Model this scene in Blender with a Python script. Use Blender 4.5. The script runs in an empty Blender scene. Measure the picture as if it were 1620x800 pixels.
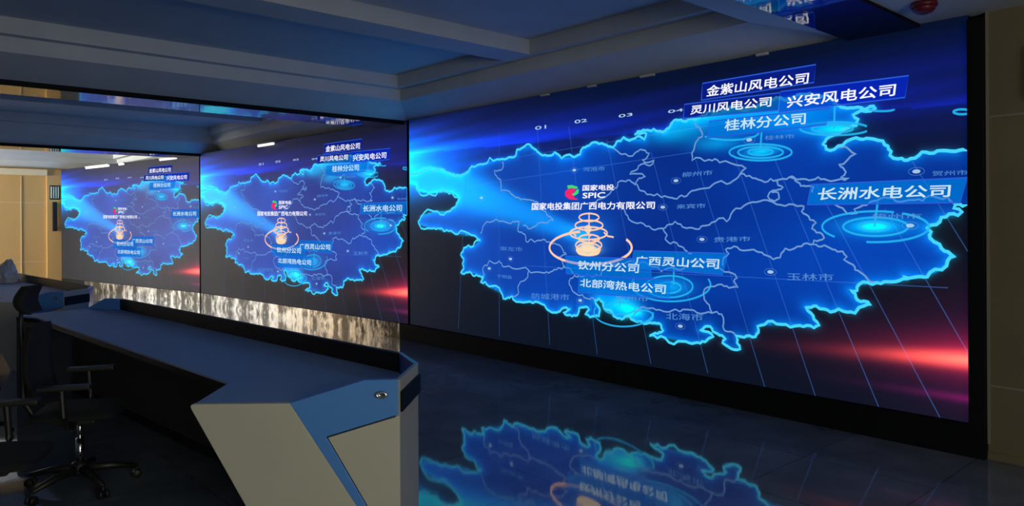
import bpy, bmesh, math, random
import numpy as np
from mathutils import Vector, Matrix, noise

random.seed(7)
scene = bpy.context.scene
C = bpy.context.collection
PI = math.pi

# ------------------------------------------------------------------ camera
cam = bpy.data.cameras.new('camera')
cam.sensor_width = 36
cam.lens = 1168 / 1620 * 36
cam.shift_y = -49.7 / 1620
cam.clip_end = 100
camo = bpy.data.objects.new('camera', cam)
camo.matrix_world = (Matrix.Translation((0, 0, 1.6)) @ Matrix.Rotation(math.radians(-41.93), 4, 'Z')
                     @ Matrix.Rotation(PI / 2, 4, 'X') @ Matrix.Rotation(-0.0055, 4, 'Z'))
C.objects.link(camo)
scene.camera = camo

# ------------------------------------------------------------------ light levels
DAY_FAR = 115.0        # daylight in the windows of the far half of the left wall
DAY_END = 2.0        # daylight in the windows of the far wall
DAY_BACK = 8.0       # curtained windows behind the camera
SCREEN = 1.0         # the LED walls
DAY_COL = (1.0, 0.93, 0.80)
world = bpy.data.worlds.new('world')
scene.world = world
world.use_nodes = True
world.node_tree.nodes['Background'].inputs[0].default_value = (0.5, 0.6, 0.8, 1)
world.node_tree.nodes['Background'].inputs[1].default_value = 0.02
vs = scene.view_settings
vs.view_transform = 'Standard'
vs.look = 'None'
vs.gamma = 1
vs.use_curve_mapping = False
vs.exposure = 0.0
scene.cycles.use_denoising = True
scene.cycles.max_bounces = 8
scene.cycles.diffuse_bounces = 4
scene.cycles.glossy_bounces = 4
scene.cycles.sample_clamp_indirect = 4
scene.cycles.caustics_reflective = False


# ------------------------------------------------------------------ helpers
def lin(c):
    c = c / 255.0
    return c / 12.92 if c <= 0.04045 else ((c + 0.055) / 1.055) ** 2.4


def L(r, g, b):
    return (lin(r), lin(g), lin(b))


def mat(name, col, rough=0.5, metal=0.0, ior=1.5, var=0.0, vscale=8.0, bump=0.0, bscale=40.0,
        stretch=(1, 1, 1), coat=0.0, emit=None, estr=0.0, spec=0.5):
    m = bpy.data.materials.new(name)
    m.use_nodes = True
    nt = m.node_tree
    b = nt.nodes['Principled BSDF']
    b.inputs['Base Color'].default_value = (*col, 1)
    b.inputs['Roughness'].default_value = rough
    b.inputs['Metallic'].default_value = metal
    b.inputs['IOR'].default_value = ior
    b.inputs['Coat Weight'].default_value = coat
    b.inputs['Specular IOR Level'].default_value = spec
    tc = nt.nodes.new('ShaderNodeTexCoord')
    mp = nt.nodes.new('ShaderNodeMapping')
    mp.inputs['Scale'].default_value = stretch
    nt.links.new(tc.outputs['Object'], mp.inputs['Vector'])
    n = nt.nodes.new('ShaderNodeTexNoise')
    n.inputs['Scale'].default_value = vscale
    n.inputs['Detail'].default_value = 4
    nt.links.new(mp.outputs[0], n.inputs['Vector'])
    if var > 0:
        r = nt.nodes.new('ShaderNodeMapRange')
        r.inputs['From Min'].default_value = 0.3
        r.inputs['From Max'].default_value = 0.7
        r.inputs['To Min'].default_value = 1 - var
        r.inputs['To Max'].default_value = 1 + var
        nt.links.new(n.outputs['Fac'], r.inputs['Value'])
        mx = nt.nodes.new('ShaderNodeVectorMath')
        mx.operation = 'SCALE'
        mx.inputs[0].default_value = col
        nt.links.new(r.outputs[0], mx.inputs['Scale'])
        nt.links.new(mx.outputs[0], b.inputs['Base Color'])
    if bump > 0:
        n2 = nt.nodes.new('ShaderNodeTexNoise')
        n2.inputs['Scale'].default_value = bscale
        n2.inputs['Detail'].default_value = 3
        nt.links.new(mp.outputs[0], n2.inputs['Vector'])
        bp = nt.nodes.new('ShaderNodeBump')
        bp.inputs['Strength'].default_value = bump
        bp.inputs['Distance'].default_value = 0.02
        nt.links.new(n2.outputs['Fac'], bp.inputs['Height'])
        nt.links.new(bp.outputs[0], b.inputs['Normal'])
    if emit:
        b.inputs['Emission Color'].default_value = (*emit, 1)
        b.inputs['Emission Strength'].default_value = estr
    return m


def glow(name, col, strength=1.0, alpha=1.0):
    """light given off by the LED wall in one colour"""
    m = bpy.data.materials.new(name)
    m.use_nodes = True
    nt = m.node_tree
    nt.nodes.clear()
    out = nt.nodes.new('ShaderNodeOutputMaterial')
    e = nt.nodes.new('ShaderNodeEmission')
    e.inputs[0].default_value = (*col, 1)
    e.inputs[1].default_value = strength * SCREEN
    if alpha < 1:
        t = nt.nodes.new('ShaderNodeBsdfTransparent')
        mx = nt.nodes.new('ShaderNodeMixShader')
        mx.inputs[0].default_value = alpha
        nt.links.new(t.outputs[0], mx.inputs[1])
        nt.links.new(e.outputs[0], mx.inputs[2])
        nt.links.new(mx.outputs[0], out.inputs[0])
    else:
        nt.links.new(e.outputs[0], out.inputs[0])
    m.cycles.emission_sampling = 'NONE'
    return m


def obj(name, me, material=None, parent=None, smooth=False):
    if isinstance(me, bmesh.types.BMesh):
        bmesh.ops.recalc_face_normals(me, faces=me.faces)
        d = bpy.data.meshes.new(name)
        me.to_mesh(d)
        me.free()
        me = d
    o = bpy.data.objects.new(name, me)
    C.objects.link(o)
    if material:
        me.materials.append(material)
    if smooth:
        for p in me.polygons:
            p.use_smooth = True
    if parent:
        o.parent = parent
    return o


def empty(name, loc=(0, 0, 0), rz=0.0):
    o = bpy.data.objects.new(name, None)
    o.empty_display_size = 0.1
    o.location = loc
    o.rotation_euler = (0, 0, rz)
    C.objects.link(o)
    return o


def tag(o, label, cat, group=None):
    o['label'] = label
    o['category'] = cat
    if group:
        o['group'] = group
    return o


def struct(o):
    o['kind'] = 'structure'
    return o


def box(bm, x0, x1, y0, y1, z0, z1, bev=0.0):
    r = bmesh.ops.create_cube(bm, size=1.0)
    vs_ = r['verts']
    for v in vs_:
        v.co = Vector(((x0 + x1) / 2 + v.co.x * (x1 - x0), (y0 + y1) / 2 + v.co.y * (y1 - y0),
                       (z0 + z1) / 2 + v.co.z * (z1 - z0)))
    if bev > 0:
        es = list({e for v in vs_ for e in v.link_edges})
        bmesh.ops.bevel(bm, geom=es, offset=bev, segments=2, affect='EDGES', profile=0.7)


def boxobj(name, b, material, parent=None, bev=0.0):
    bm = bmesh.new()
    box(bm, *b, bev)
    return obj(name, bm, material, parent)


def prism(bm, pts, z0, z1, frame=None):
    """extrude the outline pts; frame(a, b, d) maps outline and depth to space"""
    f = frame or (lambda a, b, d: (a, b, d))
    lo = [bm.verts.new(f(a, b, z0)) for a, b in pts]
    hi = [bm.verts.new(f(a, b, z1)) for a, b in pts]
    n = len(pts)
    bm.faces.new(lo[::-1])
    bm.faces.new(hi)
    for i in range(n):
        bm.faces.new((lo[i], lo[(i + 1) % n], hi[(i + 1) % n], hi[i]))


def wallseg(bm, p, q_, th, z0, z1):
    """upright slab from p to q_, th thick towards the left of p->q_"""
    d = (Vector(q_) - Vector(p)).normalized()
    n = Vector((-d.y, d.x)) * th
    prism(bm, [tuple(p), tuple(q_), tuple(Vector(q_) + n), tuple(Vector(p) + n)], z0, z1)


def tube(bm, pts, rad, seg=10, closed=False):
    pts = [Vector(p) for p in pts]
    rads = rad if isinstance(rad, (list, tuple)) else [rad] * len(pts)
    rings = []
    n = len(pts)
    for i, p in enumerate(pts):
        a = pts[(i - 1) % n] if (closed or i > 0) else pts[i]
        b = pts[(i + 1) % n] if (closed or i < n - 1) else pts[i]
        t = (b - a).normalized()
        up = Vector((0, 0, 1)) if abs(t.z) < 0.95 else Vector((1, 0, 0))
        u = t.cross(up).normalized()
        v = t.cross(u).normalized()
        rings.append([bm.verts.new(p + (u * math.cos(2 * PI * k / seg) + v * math.sin(2 * PI * k / seg)) * rads[i])
                      for k in range(seg)])
    m = n if closed else n - 1
    for i in range(m):
        A, B = rings[i], rings[(i + 1) % n]
        for k in range(seg):
            bm.faces.new((A[k], A[(k + 1) % seg], B[(k + 1) % seg], B[k]))
    if not closed:
        bm.faces.new(rings[0][::-1])
        bm.faces.new(rings[-1])


def lathe(bm, prof, seg=24, c=(0, 0, 0)):
    rings = []
    for r, z in prof:
        r = max(r, 0.0005)
        rings.append([bm.verts.new((c[0] + r * math.cos(2 * PI * k / seg), c[1] + r * math.sin(2 * PI * k / seg), c[2] + z))
                      for k in range(seg)])
    for A, B in zip(rings, rings[1:]):
        for k in range(seg):
            bm.faces.new((A[k], A[(k + 1) % seg], B[(k + 1) % seg], B[k]))
    bm.faces.new(rings[0][::-1])
    bm.faces.new(rings[-1])


def copy_tree(o, parent=None):
    c = o.copy()
    C.objects.link(c)
    if parent:
        c.parent = parent
    for ch in list(o.children):
        copy_tree(ch, c)
    return c


# ------------------------------------------------------------------ materials
M_ceil = mat('ceiling_paint', (0.56, 0.60, 0.64), 0.75, var=0.04, vscale=3)
M_strip = mat('black_mirror_glass', (0.004, 0.004, 0.006), 0.05, ior=2.1, bump=0.05, bscale=7)
M_black = mat('black_metal', (0.004, 0.005, 0.006), 0.6, var=0.2, spec=0.15)
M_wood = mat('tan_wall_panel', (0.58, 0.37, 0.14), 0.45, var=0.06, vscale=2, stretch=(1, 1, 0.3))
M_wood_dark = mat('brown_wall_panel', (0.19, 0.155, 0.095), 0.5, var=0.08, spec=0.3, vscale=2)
M_joint = mat('wall_joint', (0.62, 0.50, 0.30), 0.5)
M_joint_dark = mat('wall_joint_grey', (0.26, 0.24, 0.20), 0.5)
M_cream = mat('cream_trim', (0.75, 0.66, 0.45), 0.6)
M_plain = mat('plain_wall_paint', (0.30, 0.29, 0.26), 0.8)
M_top = mat('console_top_laminate', (0.27, 0.42, 0.72), 0.5, var=0.03, vscale=5, spec=0.35)  # blue cast of the screens is mixed into this base colour
M_beige = mat('beige_laminate', (0.56, 0.55, 0.46), 0.5, var=0.02, vscale=3)
M_blue = mat('blue_laminate', (0.09, 0.29, 0.78), 0.42)
M_slate = mat('slate_blue_laminate', (0.36, 0.36, 0.34), 0.45)
M_bluein = mat('deep_blue_trim', (0.05, 0.12, 0.55), 0.25)
M_railblk = mat('black_laminate', (0.005, 0.006, 0.008), 0.6, spec=0.2)
M_knee = mat('dark_knee_panel', (0.055, 0.05, 0.042), 0.6, var=0.1)
M_chrome = mat('chrome', (0.75, 0.75, 0.76), 0.18, metal=1)
M_plastic = mat('black_plastic', (0.008, 0.009, 0.009), 0.5)
M_fabric = mat('black_mesh_fabric', (0.009, 0.010, 0.011), 0.9, bump=0.4, bscale=300)
M_bag = mat('white_plastic_film', (0.75, 0.72, 0.68), 0.35, bump=0.5, bscale=18)
M_red = mat('dark_red_plastic', (0.12, 0.006, 0.02), 0.4)
M_tab = mat('pale_plaster', (0.55, 0.56, 0.55), 0.8)


def plinth_material():
    m = mat('foil_covered_steel', (0.62, 0.60, 0.54), 0.22, metal=0.85)
    nt = m.node_tree
    b = nt.nodes['Principled BSDF']
    mp = nt.nodes['Mapping']
    mp.inputs['Scale'].default_value = (5, 3.0, 1.6)
    n = nt.nodes.new('ShaderNodeTexNoise')
    n.inputs['Scale'].default_value = 1.6
    n.inputs['Detail'].default_value = 6
    n.inputs['Roughness'].default_value = 0.7
    nt.links.new(mp.outputs[0], n.inputs['Vector'])
    r = nt.nodes.new('ShaderNodeValToRGB')
    r.color_ramp.elements[0].position = 0.46
    r.color_ramp.elements[0].color = (0.10, 0.095, 0.08, 1)
    r.color_ramp.elements[1].position = 0.58
    r.color_ramp.elements[1].color = (0.95, 0.94, 0.90, 1)
    nt.links.new(n.outputs['Fac'], r.inputs['Fac'])
    nt.links.new(r.outputs[0], b.inputs['Base Color'])
    bp = nt.nodes.new('ShaderNodeBump')
    bp.inputs['Strength'].default_value = 0.25
    bp.inputs['Distance'].default_value = 0.03
    nt.links.new(n.outputs['Fac'], bp.inputs['Height'])
    nt.links.new(bp.outputs[0], b.inputs['Normal'])
    return m


def floor_material():
    m = mat('polished_dark_stone', (0.05, 0.052, 0.055), 0.045, ior=1.7, bump=0.016, bscale=5)
    nt = m.node_tree
    b = nt.nodes['Principled BSDF']
    tc = nt.nodes['Texture Coordinate']
    br = nt.nodes.new('ShaderNodeTexBrick')
    br.offset = 0
    br.inputs['Scale'].default_value = 1.0
    br.inputs['Brick Width'].default_value = 0.8
    br.inputs['Row Height'].default_value = 0.8
    br.inputs['Mortar Size'].default_value = 0.004
    br.inputs['Color1'].default_value = (0.14, 0.175, 0.215, 1)
    br.inputs['Color2'].default_value = (0.125, 0.155, 0.195, 1)
    br.inputs['Mortar'].default_value = (0.07, 0.085, 0.10, 1)
    nt.links.new(tc.outputs['Object'], br.inputs['Vector'])
    n = nt.nodes.new('ShaderNodeTexNoise')
    n.inputs['Scale'].default_value = 2.5
    n.inputs['Detail'].default_value = 8
    nt.links.new(tc.outputs['Object'], n.inputs['Vector'])
    r = nt.nodes.new('ShaderNodeMapRange')
    r.inputs['From Min'].default_value = 0.3
    r.inputs['From Max'].default_value = 0.7
    r.inputs['To Min'].default_value = 0.78
    r.inputs['To Max'].default_value = 1.22
    nt.links.new(n.outputs['Fac'], r.inputs['Value'])
    sc = nt.nodes.new('ShaderNodeVectorMath')
    sc.operation = 'SCALE'
    nt.links.new(br.outputs['Color'], sc.inputs[0])
    nt.links.new(r.outputs[0], sc.inputs['Scale'])
    nt.links.new(sc.outputs[0], b.inputs['Base Color'])
    return m


M_floor = floor_material()
M_plinth = plinth_material()

# ------------------------------------------------------------------ room shell
X0, X1, Y0, Y1 = -6.0, 5.70, -4.0, 21.75
XL, YP = -1.6, 18.0      # unseen left wall, stepped in to confine the far window light
H = 2.98
SEG = [((5.64, 1.65), (5.64, 8.35)), ((5.63, 8.39), (5.20, 15.05)), ((5.19, 15.09), (4.02, 21.62))]

bm = bmesh.new()
box(bm, X0 - 0.2, X1 + 0.6, Y0 - 0.2, Y1 + 0.2, -0.12, 0)
struct(obj('floor', bm, M_floor))

# side wall that carries the LED walls, behind them
bm = bmesh.new()
box(bm, X1, X1 + 0.2, 1.55, Y1, 0, 3.6)
struct(obj('wall_screen', bm, M_black))
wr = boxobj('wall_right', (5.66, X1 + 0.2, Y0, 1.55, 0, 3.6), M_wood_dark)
struct(wr)
for i, z in enumerate((2.28, 0.49)):
    struct(boxobj('trim_%d' % (1 + i), (5.652, 5.66, Y0, 1.55, z - 0.006, z + 0.006), M_joint_dark))
struct(boxobj('trim_3', (5.645, 5.66, 1.535, 1.55, 0.1, H), M_joint_dark))
struct(boxobj('baseboard_right', (5.645, 5.66, Y0, 1.55, 0, 0.05), M_wood_dark))


def wall_with_openings(name, axis, pos, a0, a1, z1, openings, th, material):
    """wall in plane axis=pos running a0..a1 with rectangular window openings"""
    bm = bmesh.new()
    cuts = sorted(openings)
    spans = []
    a = a0
    for (u0, u1, w0, w1) in cuts:
        spans.append((a, u0, 0, z1))
        spans.append((u0, u1, 0, w0))
        spans.append((u0, u1, w1, z1))
        a = u1
    spans.append((a, a1, 0, z1))
    lo, hi = min(pos, pos + th), max(pos, pos + th)
    for (u0, u1, w0, w1) in spans:
        if u1 - u0 < 1e-4:
            continue
        if axis == 'x':
            box(bm, lo, hi, u0, u1, w0, w1)
        else:
            box(bm, u0, u1, lo, hi, w0, w1)
    return struct(obj(name, bm, material))


def window(idx, axis, pos, side, u0, u1, w0, w1, strength, col=DAY_COL):
    """frame, mullions and daylit pane set in an opening; side = direction out of the room"""
    M_frame = mat('window_frame_white', (0.7, 0.7, 0.68), 0.5)
    pane = mat('daylit_pane_%d' % idx, (0.6, 0.6, 0.6), 0.4, emit=col, estr=strength)

    def b(bm, a0, a1, d0, d1, z0, z1):
        lo, hi = sorted((pos + side * d0, pos + side * d1))
        if axis == 'x':
            box(bm, lo, hi, a0, a1, z0, z1)
        else:
            box(bm, a0, a1, lo, hi, z0, z1)
    bm = bmesh.new()
    t = 0.06
    b(bm, u0, u0 + t, 0.0, 0.12, w0, w1)
    b(bm, u1 - t, u1, 0.0, 0.12, w0, w1)
    b(bm, u0 + t, u1 - t, 0.0, 0.12, w0, w0 + t)
    b(bm, u0 + t, u1 - t, 0.0, 0.12, w1 - t, w1)
    um = (u0 + u1) / 2
    b(bm, um - t / 2, um + t / 2, 0.0, 0.10, w0 + t, w1 - t)
    fr = struct(obj('window_%d' % idx, bm, M_frame))
    bm = bmesh.new()
    b(bm, u0 + t, um - t / 2, 0.08, 0.09, w0 + t, w1 - t)
    b(bm, um + t / 2, u1 - t, 0.08, 0.09, w0 + t, w1 - t)
    obj('window_pane', bm, pane, fr)


FARW = [(18.4, 19.8, 0.6, 2.7), (20.1, 21.5, 0.6, 2.7)]
struct(boxobj('wall_left', (XL - 0.2, XL, Y0, YP, 0, 3.6), M_plain))
struct(boxobj('wall_light_block', (X0, XL, YP - 0.2, YP, 0, 3.6), M_plain))  # added out of view to keep the far window light off the consoles
wall_with_openings('wall_left.001', 'x', X0, YP, Y1, 3.6, FARW, -0.2, M_plain)
for i, w in enumerate(FARW):
    window(i + 1, 'x', X0, -1, *w, DAY_FAR)
ENDW = [(-1.8, 0.1, 0.25, 2.5), (0.35, 2.2, 0.25, 2.5)]
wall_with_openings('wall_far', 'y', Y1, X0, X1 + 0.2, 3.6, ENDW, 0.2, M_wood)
for i, w in enumerate(ENDW):
    window(i + 3, 'y', Y1, 1, *w, DAY_END, (1.0, 0.97, 0.92))
BACKW = [(-1.3, 1.9, 0.8, 2.6)]
wall_with_openings('wall_back', 'y', Y0, XL - 0.2, X1 + 0.2, 3.6, BACKW, -0.2, M_plain)
window(5, 'y', Y0, -1, *BACKW[0], DAY_BACK, (1.0, 0.95, 0.78))

# joints, pilaster and cornice of the far wall
struct(boxobj('trim_4', (2.3, 3.72, Y1 - 0.012, Y1, 2.132, 2.150), M_joint))
struct(boxobj('trim_5', (2.3, 3.72, Y1 - 0.012, Y1, 0.655, 0.673), M_joint))
struct(boxobj('trim_6', (3.17, 3.19, Y1 - 0.014, Y1, 0, 2.78), M_joint))
struct(boxobj('trim_7', (3.72, 4.04, Y1 - 0.05, Y1, 0, 2.97), M_wood))
struct(boxobj('trim_8', (2.3, 3.72, Y1 - 0.10, Y1, 2.82, 2.97), M_cream))
struct(boxobj('baseboard_far', (2.3, 3.72, Y1 - 0.02, Y1, 0, 0.10), M_cream))

# ------------------------------------------------------------------ ceiling
XI = -5.6
struct(boxobj('ceiling', (X0 - 0.2, X1 + 0.2, Y0 - 0.2, 1.95, H, 3.1), M_ceil))


def ceiling_cell(name, ya, yb):
    """sloping border, one raised step and two sunk panels, open to the room below"""
    bm = bmesh.new()
    outer = (X0 - 0.2, 5.68, ya, yb)
    span = yb - ya
    r1 = (XI + 0.1, 5.25, ya + 0.60, yb - 0.48)
    zs = 3.15
    zt = 3.29

    def rect(r, z):
        return [bm.verts.new(p) for p in ((r[0], r[2], z), (r[1], r[2], z), (r[1], r[3], z), (r[0], r[3], z))]

    def ring(a, b_):
        for i in range(4):
            bm.faces.new((a[i], a[(i + 1) % 4], b_[(i + 1) % 4], b_[i]))
    A = rect(outer, H)
    B = rect(r1, zs)
    Cc = rect(r1, zt)
    ring(A, B)
    ring(B, Cc)
    # tread with two openings
    ins = 0.12
    ym = ya + span * 0.53
    x0, x1 = r1[0] + ins, r1[1] - ins
    ops = [(r1[2] + ins, ym - 0.2), (ym + 0.2, r1[3] - ins)]
    ys = [r1[2], ops[0][0], ops[0][1], ops[1][0], ops[1][1], r1[3]]
    xs = [r1[0], x0, x1, r1[1]]
    for j in range(5):
        for i in range(3):
            if i == 1 and j in (1, 3):
                continue
            bm.faces.new([bm.verts.new(p) for p in ((xs[i], ys[j], zt), (xs[i + 1], ys[j], zt),
                                                    (xs[i + 1], ys[j + 1], zt), (xs[i], ys[j + 1], zt))])
    for (o0, o1) in ops:
        D = rect((x0, x1, o0, o1), zt)
        E = rect((x0, x1, o0, o1), zt + 0.15)
        ring(D, E)
        bm.faces.new(E)
    bmesh.ops.remove_doubles(bm, verts=bm.verts, dist=0.0005)
    top = rect(outer, 3.55)
    ring(rect(outer, H), top)
    bm.faces.new(top)
    bmesh.ops.remove_doubles(bm, verts=bm.verts, dist=0.0005)
    return struct(obj(name, bm, M_ceil))


ceiling_cell('ceiling.001', 2.46, 8.45)
ceiling_cell('ceiling.002', 9.02, 15.02)
ceiling_cell('ceiling.003', 15.62, Y1 + 0.1)
for i, (a, b, zb) in enumerate(((1.95, 2.46, 2.955), (8.45, 9.02, 2.925), (15.02, 15.62, 2.925))):
    o = struct(boxobj('trim_%d' % (9 + i), (X0, 5.68, a, b, zb, 3.1), M_strip))
    o.data.materials.append(M_black)
    for p in o.data.polygons:
        p.material_index = 0 if p.normal.z < -0.5 else 1

# ------------------------------------------------------------------ LED walls
OUTER=[(2,2015),(166,2033),(326,2082),(482,2094),(697,2061),(844,2010),(1127,1958),(1284,1999),(1343,2055),(1568,2066),(1821,2108),(1995,2108),(2147,2131),(2165,2197),(2264,2212),(2393,2223),(2472,2174),(2580,2101),(2657,2091),(2762,2120),(2865,2049),(3024,2059),(3136,2072),(3192,2139),(3274,2163),(3367,2175),(3459,2148),(3575,2109),(3626,2163),(3713,2199),(3811,2167),(3966,2154),(3990,2208),(3848,2211),(3931,2236),(4025,2233),(4116,2218),(4206,2215),(4273,2273),(4350,2297),(4467,2297),(4532,2284),(4637,2304),(4741,2325),(4823,2334),(4942,2355),(5077,2321),(5171,2344),(5263,2367),(5353,2372),(5493,2379),(5594,2377),(5726,2348),(5789,2300),(5805,2259),(5883,2226),(5990,2217),(6079,2218),(6094,2201),(6020,2186),(5960,2183),(5929,2171),(5967,2132),(5952,2087),(5851,2061),(5788,2032),(5724,2006),(5696,1969),(5723,1927),(5787,1922),(5851,1948),(5882,1977),(5974,1985),(6078,1975),(6144,1955),(6179,1914),(6201,1875),(6193,1846),(6250,1817),(6333,1814),(6387,1832),(6408,1855),(6507,1855),(6622,1844),(6707,1840),(6705,1478),(6620,1480),(6608,1455),(6658,1429),(6633,1405),(6530,1392),(6498,1342),(6438,1320),(6465,1292),(6458,1248),(6517,1206),(6529,1178),(6612,1124),(6568,1094),(6561,1058),(6437,974),(6356,969),(6280,973),(6308,945),(6203,927),(6095,915),(5968,895),(5952,848),(5899,844),(5952,778),(6049,747),(5967,722),(5936,676),(5875,679),(5812,697),(5748,668),(5700,687),(5635,706),(5551,691),(5593,646),(5617,600),(5659,556),(5617,532),(5499,539),(5342,532),(5197,517),(5132,494),(5113,406),(5008,389),(4930,394),(4940,334),(4969,285),(4860,289),(4800,317),(4830,356),(4749,392),(4677,447),(4625,442),(4572,400),(4688,385),(4708,360),(4624,306),(4517,284),(4390,283),(4194,291),(4012,293),(4081,325),(4172,358),(4149,406),(4047,414),(3919,415),(3823,421),(3775,454),(3676,416),(3575,436),(3525,491),(3447,504),(3435,562),(3382,598),(3329,574),(3369,517),(3395,479),(3381,418),(3261,397),(3193,421),(3248,477),(3166,490),(3110,476),(3096,423),(3011,384),(2939,388),(2882,414),(2983,455),(2868,455),(2779,401),(2659,416),(2567,473),(2505,490),(2315,480),(2084,491),(2067,524),(1982,499),(1913,490),(1878,556),(1665,612),(1500,661),(1557,723),(1426,740),(1293,770),(1156,739),(1117,749),(1176,801),(1177,923),(1119,970),(1179,1057),(1372,1085),(1505,1159),(1411,1206),(1335,1217),(1061,1226),(878,1262),(774,1261),(648,1299),(474,1298),(228,1350),(206,1389),(297,1467),(563,1516),(839,1512),(983,1560),(1065,1632),(1085,1681),(944,1746),(737,1766),(456,1750),(209,1797),(173,1822),(164,1875),(1,1922)]
INNER=[[(1909,2079),(1925,2009),(1767,1984),(1784,1925),(1872,1875),(1889,1805),(1888,1736),(2060,1696),(2193,1648),(2356,1621),(2451,1597),(2545,1521),(2621,1487),(2667,1433),(2742,1390),(2574,1369),(2433,1322),(2257,1337)],[(1505,1242),(1543,1313),(1672,1372),(1920,1387),(2091,1382),(2191,1382),(2174,1270),(2288,1237),(2304,1160),(2385,1183),(2511,1174),(2634,1155),(2755,1146),(2872,1085),(2930,1034),(2813,999),(2871,949),(2914,888),(3043,821),(3113,814)],[(1519,674),(1575,748),(1558,841),(1668,921),(1846,922),(1916,856),(2120,842),(2350,835),(2382,810),(2570,819),(2692,835),(2812,883),(2914,894)],[(2350,835),(2333,763),(2185,666),(2168,553),(2067,512)],[(3113,814),(2985,777),(2971,713),(3041,635),(3153,622),(3289,601),(3356,576)],[(3113,814),(3291,817),(3410,835),(3450,901),(3630,957),(3875,957),(4062,946),(4242,945),(4394,939),(4824,934),(4894,928),(4943,887),(4913,859),(4952,808),(4893,805),(4793,825),(4648,789),(4616,705),(4668,637),(4699,567),(4791,566),(4811,506),(4821,426),(4930,394)],[(3823,459),(3884,531),(4013,551),(4173,537),(4306,567),(4388,572),(4541,557),(4699,567)],[(3708,1511),(3757,1433),(3878,1356),(4019,1328),(4156,1310),(4222,1246),(4200,1209),(4331,1175),(4417,1113),(4435,1105),(4490,1084)],[(4156,1310),(4245,1346),(4376,1346),(4459,1315),(4524,1306),(4610,1334),(4694,1361),(4847,1369),(4887,1431),(4937,1483),(5091,1532),(5222,1546),(5276,1528)],[(3575,2109),(3638,2065),(3687,2032),(3858,2039),(3977,2049),(4023,2018),(3988,1973),(3941,1967),(4080,1949),(4057,1913),(3929,1921),(3881,1876),(3784,1834),(3975,1796),(3880,1772),(3856,1744),(3892,1696),(3963,1661),(4112,1632),(4225,1601),(4334,1579),(4441,1603),(4472,1634),(4526,1650),(4717,1698),(4819,1711),(4938,1732),(4978,1774),(5036,1823),(4997,1843),(4779,1883),(4676,1916),(4495,1919),(4496,1984),(4529,2055),(4604,2122),(4583,2197),(4530,2257)],[(3296,1567),(3455,1613),(3546,1669),(3622,1706),(3635,1758),(3710,1770),(3808,1756),(3856,1725)],[(4978,1774),(5092,1734),(5204,1694),(5313,1706),(5420,1726),(5489,1703),(5557,1703),(5657,1715),(5754,1678),(5865,1681),(5896,1696),(5834,1706),(5873,1743),(5818,1801),(5881,1829),(5950,1871),(5897,1913),(5835,1934),(5803,1933)],[(5313,1706),(5322,1664),(5366,1646),(5277,1624),(5231,1575),(5249,1549),(5330,1555),(5322,1605),(5268,1607)],[(5276,1528),(5418,1508),(5488,1490),(5539,1489),(5521,1449),(5555,1424),(5638,1358),(5605,1310),(5687,1270),(5703,1239),(5621,1221),(5613,1189),(5703,1183),(5767,1152),(5846,1139),(5877,1100),(5854,1076),(5923,1040),(5938,1002),(6013,959),(6095,918)],[(5613,1189),(5520,1171),(5381,1151),(5346,1109),(5336,1075),(5219,1088),(5126,1120),(5032,1126),(4915,1158),(4835,1130),(4865,1095),(4815,1058),(4804,986)],[(5420,1726),(5489,1682),(5557,1647),(5623,1636),(5607,1596)],[(5785,1500),(5848,1468),(5879,1428),(5956,1427),(5933,1458),(6001,1488),(6076,1517),(6177,1537),(6290,1512),(6359,1517),(6453,1544),(6570,1533),(6595,1497),(6620,1480)]]
GRIDL=[[(4531,1939),(5194,-2)],[(4913,1967),(5624,-1)],[(5290,1887),(6103,2)],[(5634,1666),(6514,2)],[(6155,1459),(6695,465)],[(6330,1817),(6698,1150)],[(4042,2031),(4650,32)],[(3496,2198),(4028,29)],[(2975,2376),(3354,31)],[(2496,2424),(2674,46)],[(1859,2414),(1839,41)],[(1269,2391),(1059,48)],[(2184,2111),(5428,2244)],[(2279,885),(6570,907)],[(746,1791),(4532,1995)]]
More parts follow.
